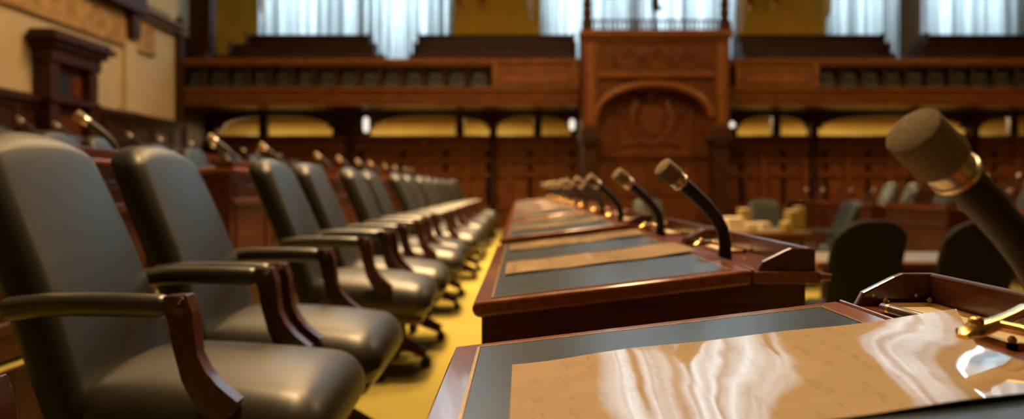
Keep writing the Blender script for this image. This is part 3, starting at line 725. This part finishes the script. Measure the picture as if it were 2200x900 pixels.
def bx(name, label, cat, c, sz, mat, rz=0):
    t = thing(name, label, cat, c, rz, 'things on the far aisle table')
    return t, sz
T2 = .41
def book(px, w_, d_, h_, mat, label, yy=9.5, rz=0):
    t = thing('book', label, 'book', (wx(px,yy), yy, T2), rz, 'things on the far aisle table')
    MB().box(-w_/2,w_/2,-d_/2,d_/2,0,.006).box(-w_/2,w_/2,-d_/2,d_/2,h_-.006,h_).box(-w_/2,-w_/2+.006,-d_/2,d_/2,0.006,h_-.006).build('cover', mat, t, bevel=.002)
    MB().box(-w_/2+.006,w_/2-.008,-d_/2+.008,d_/2-.008,.006,h_-.006).build('pages', M['white_paper'], t, smooth=0)
def stack(px, yy, w_, d_, h_, label):
    t = MB(); r = random.Random(px)
    n = max(4, int(h_/.012))
    for k in range(n):
        ox, oy = r.uniform(-.006,.006), r.uniform(-.006,.006)
        t.box(-w_/2+ox,w_/2+ox,-d_/2+oy,d_/2+oy,k*h_/n+.0006,(k+1)*h_/n)
    o = t.build('paper_stack', M['white_paper'], None, smooth=0); o.location = (wx(px,yy),yy,T2); tag(o, label, 'papers', 'things on the far aisle table')
stack(1575, 9.5, .22, .32, .17, 'tallest white stack of papers on the far aisle table')
stack(1612, 9.4, .15, .24, .10, 'low white stack of papers, middle one on the far aisle table')
stack(1640, 9.6, .13, .24, .10, 'small white stack of papers, right one on the far aisle table')
def lectern_box(px, yy, w_, h_, label):
    t = thing('standing_binder', label, 'binder', (wx(px,yy),yy,T2), 0, 'things on the far aisle table')
    MB().box(-w_/2,w_/2,-.12,.12,0,h_).build('spine', M['yellow_card'], t, bevel=.012)
    MB().box(-w_/2+.02,w_/2-.02,-.115,.11,h_-.002,h_+.004).build('pages', M['white_paper'], t, smooth=0)
lectern_box(1598, 10.0, .13, .27, 'yellow upright binder standing behind the white stacks of papers')
lectern_box(1700, 9.5, .12, .26, 'yellow upright binder at the right of the far aisle table')
lectern_box(1688, 9.3, .10, .12, 'short yellow binder at the right front of the far aisle table')
lectern_box(1716, 9.75, .10, .30, 'tall pale yellow binder beside the dark green chair at the far table')
# green chairs round the far table
for (px, yy, rz, lb) in ((1485, 9.6, 0, 'dark green leather armchair left of the far aisle table'), (1745, 9.8, math.pi, 'dark green leather armchair at the right end of the far aisle table'), (1665, 10.75, -math.pi/2, 'dark green leather armchair behind the far aisle table'), (1403, 11.4, -math.pi/2, 'tall dark green armchair before the carved arch, behind the front row microphones')):
    r = chair.put((wx(px,yy), yy, CF+.0), rz, lb, 'green armchairs in the aisle')
    if 1403 == px: r.location.z = CF
    for c in [o for o in bpy.data.objects if o.parent == r]:
        if c.name.split('.')[0] in ('backrest','seat','arm_pad'):
            c.data = c.data.copy(); c.data.materials[0] = M['green']
# dais under the chair before the arch
struct('floor_dais', MB().box(1.3,4.3,12.6,YE,-.5,-.05), M['carpet'], smooth=0)

# ------------------------------------------------------------------ lights
def area(name, loc, rot, size, energy, col, sy=None):
    L = bpy.data.lights.new(name, 'AREA'); L.energy = energy; L.color = col; L.size = size
    if sy: L.shape = 'RECTANGLE'; L.size_y = sy
    o = bpy.data.objects.new(name, L); COL.objects.link(o); o.location = loc; o.rotation_euler = tuple(math.radians(a) for a in rot); return o
WARM = (1.0,.64,.30)
for (x, y, z, e, sz) in ((.4,2.0,9.0,110,1.8),(0,5.2,8.0,250,1.8),(.8,9.0,8.0,330,1.8),(-4.0,9.5,7.2,60,1.6),(-2.0,11.0,7.4,280,1.8),(8.5,10.0,7.4,360,1.8)):
    L = area('chandelier', (x,y,z), (0,0,0), sz, e, WARM); L.data.shape = 'DISK'
for (x, y, e) in ((-.4,4.4,2400),(-.4,7.6,5200),(-.4,11.2,6000)):
    L = bpy.data.lights.new('desk_fill_spot', 'SPOT'); L.energy = e; L.color = WARM; L.spot_size = math.radians(62); L.spot_blend = .7; L.shadow_soft_size = .5  # unseen spots added to brighten the far desks, cones shaped to miss the walls
    o = bpy.data.objects.new('desk_fill_spot', L); COL.objects.link(o); o.location = (x, y, 8.6)
for x in (-6.5,-3.5,-.6,5.2,8.2,11.2): area('gallery_soffit_lamp', (x,17.7,2.74), (0,0,0), 1.0, 100, (1.0,.80,.40), .4)
W = bpy.data.worlds.new('World'); SC.world = W; W.use_nodes = True
W.node_tree.nodes['Background'].inputs[0].default_value = (.5,.6,.7,1); W.node_tree.nodes['Background'].inputs[1].default_value = .6

# ------------------------------------------------------------------ camera
cam = bpy.data.cameras.new('camera'); co = bpy.data.objects.new('camera', cam); COL.objects.link(co); SC.camera = co
co.location = (0,0,CH); co.rotation_euler = (math.radians(90),0,0)
cam.sensor_width = 36; cam.lens = F/2200*36; cam.shift_x = -(PX-1100)/2200; cam.shift_y = -(450-PY)/2200
cam.clip_start = .02; cam.dof.use_dof = True; cam.dof.focus_distance = 1.02; cam.dof.aperture_fstop = 2.4
SC.view_settings.view_transform = 'Standard'; SC.view_settings.look = 'None'; SC.view_settings.gamma = 1; SC.view_settings.use_curve_mapping = False
SC.view_settings.exposure = 0
cy = SC.cycles
cy.use_denoising = True; cy.max_bounces = 8; cy.diffuse_bounces = 5; cy.glossy_bounces = 4; cy.transmission_bounces = 6; cy.transparent_max_bounces = 8
cy.sample_clamp_indirect = 4; cy.caustics_reflective = False; cy.caustics_refractive = False
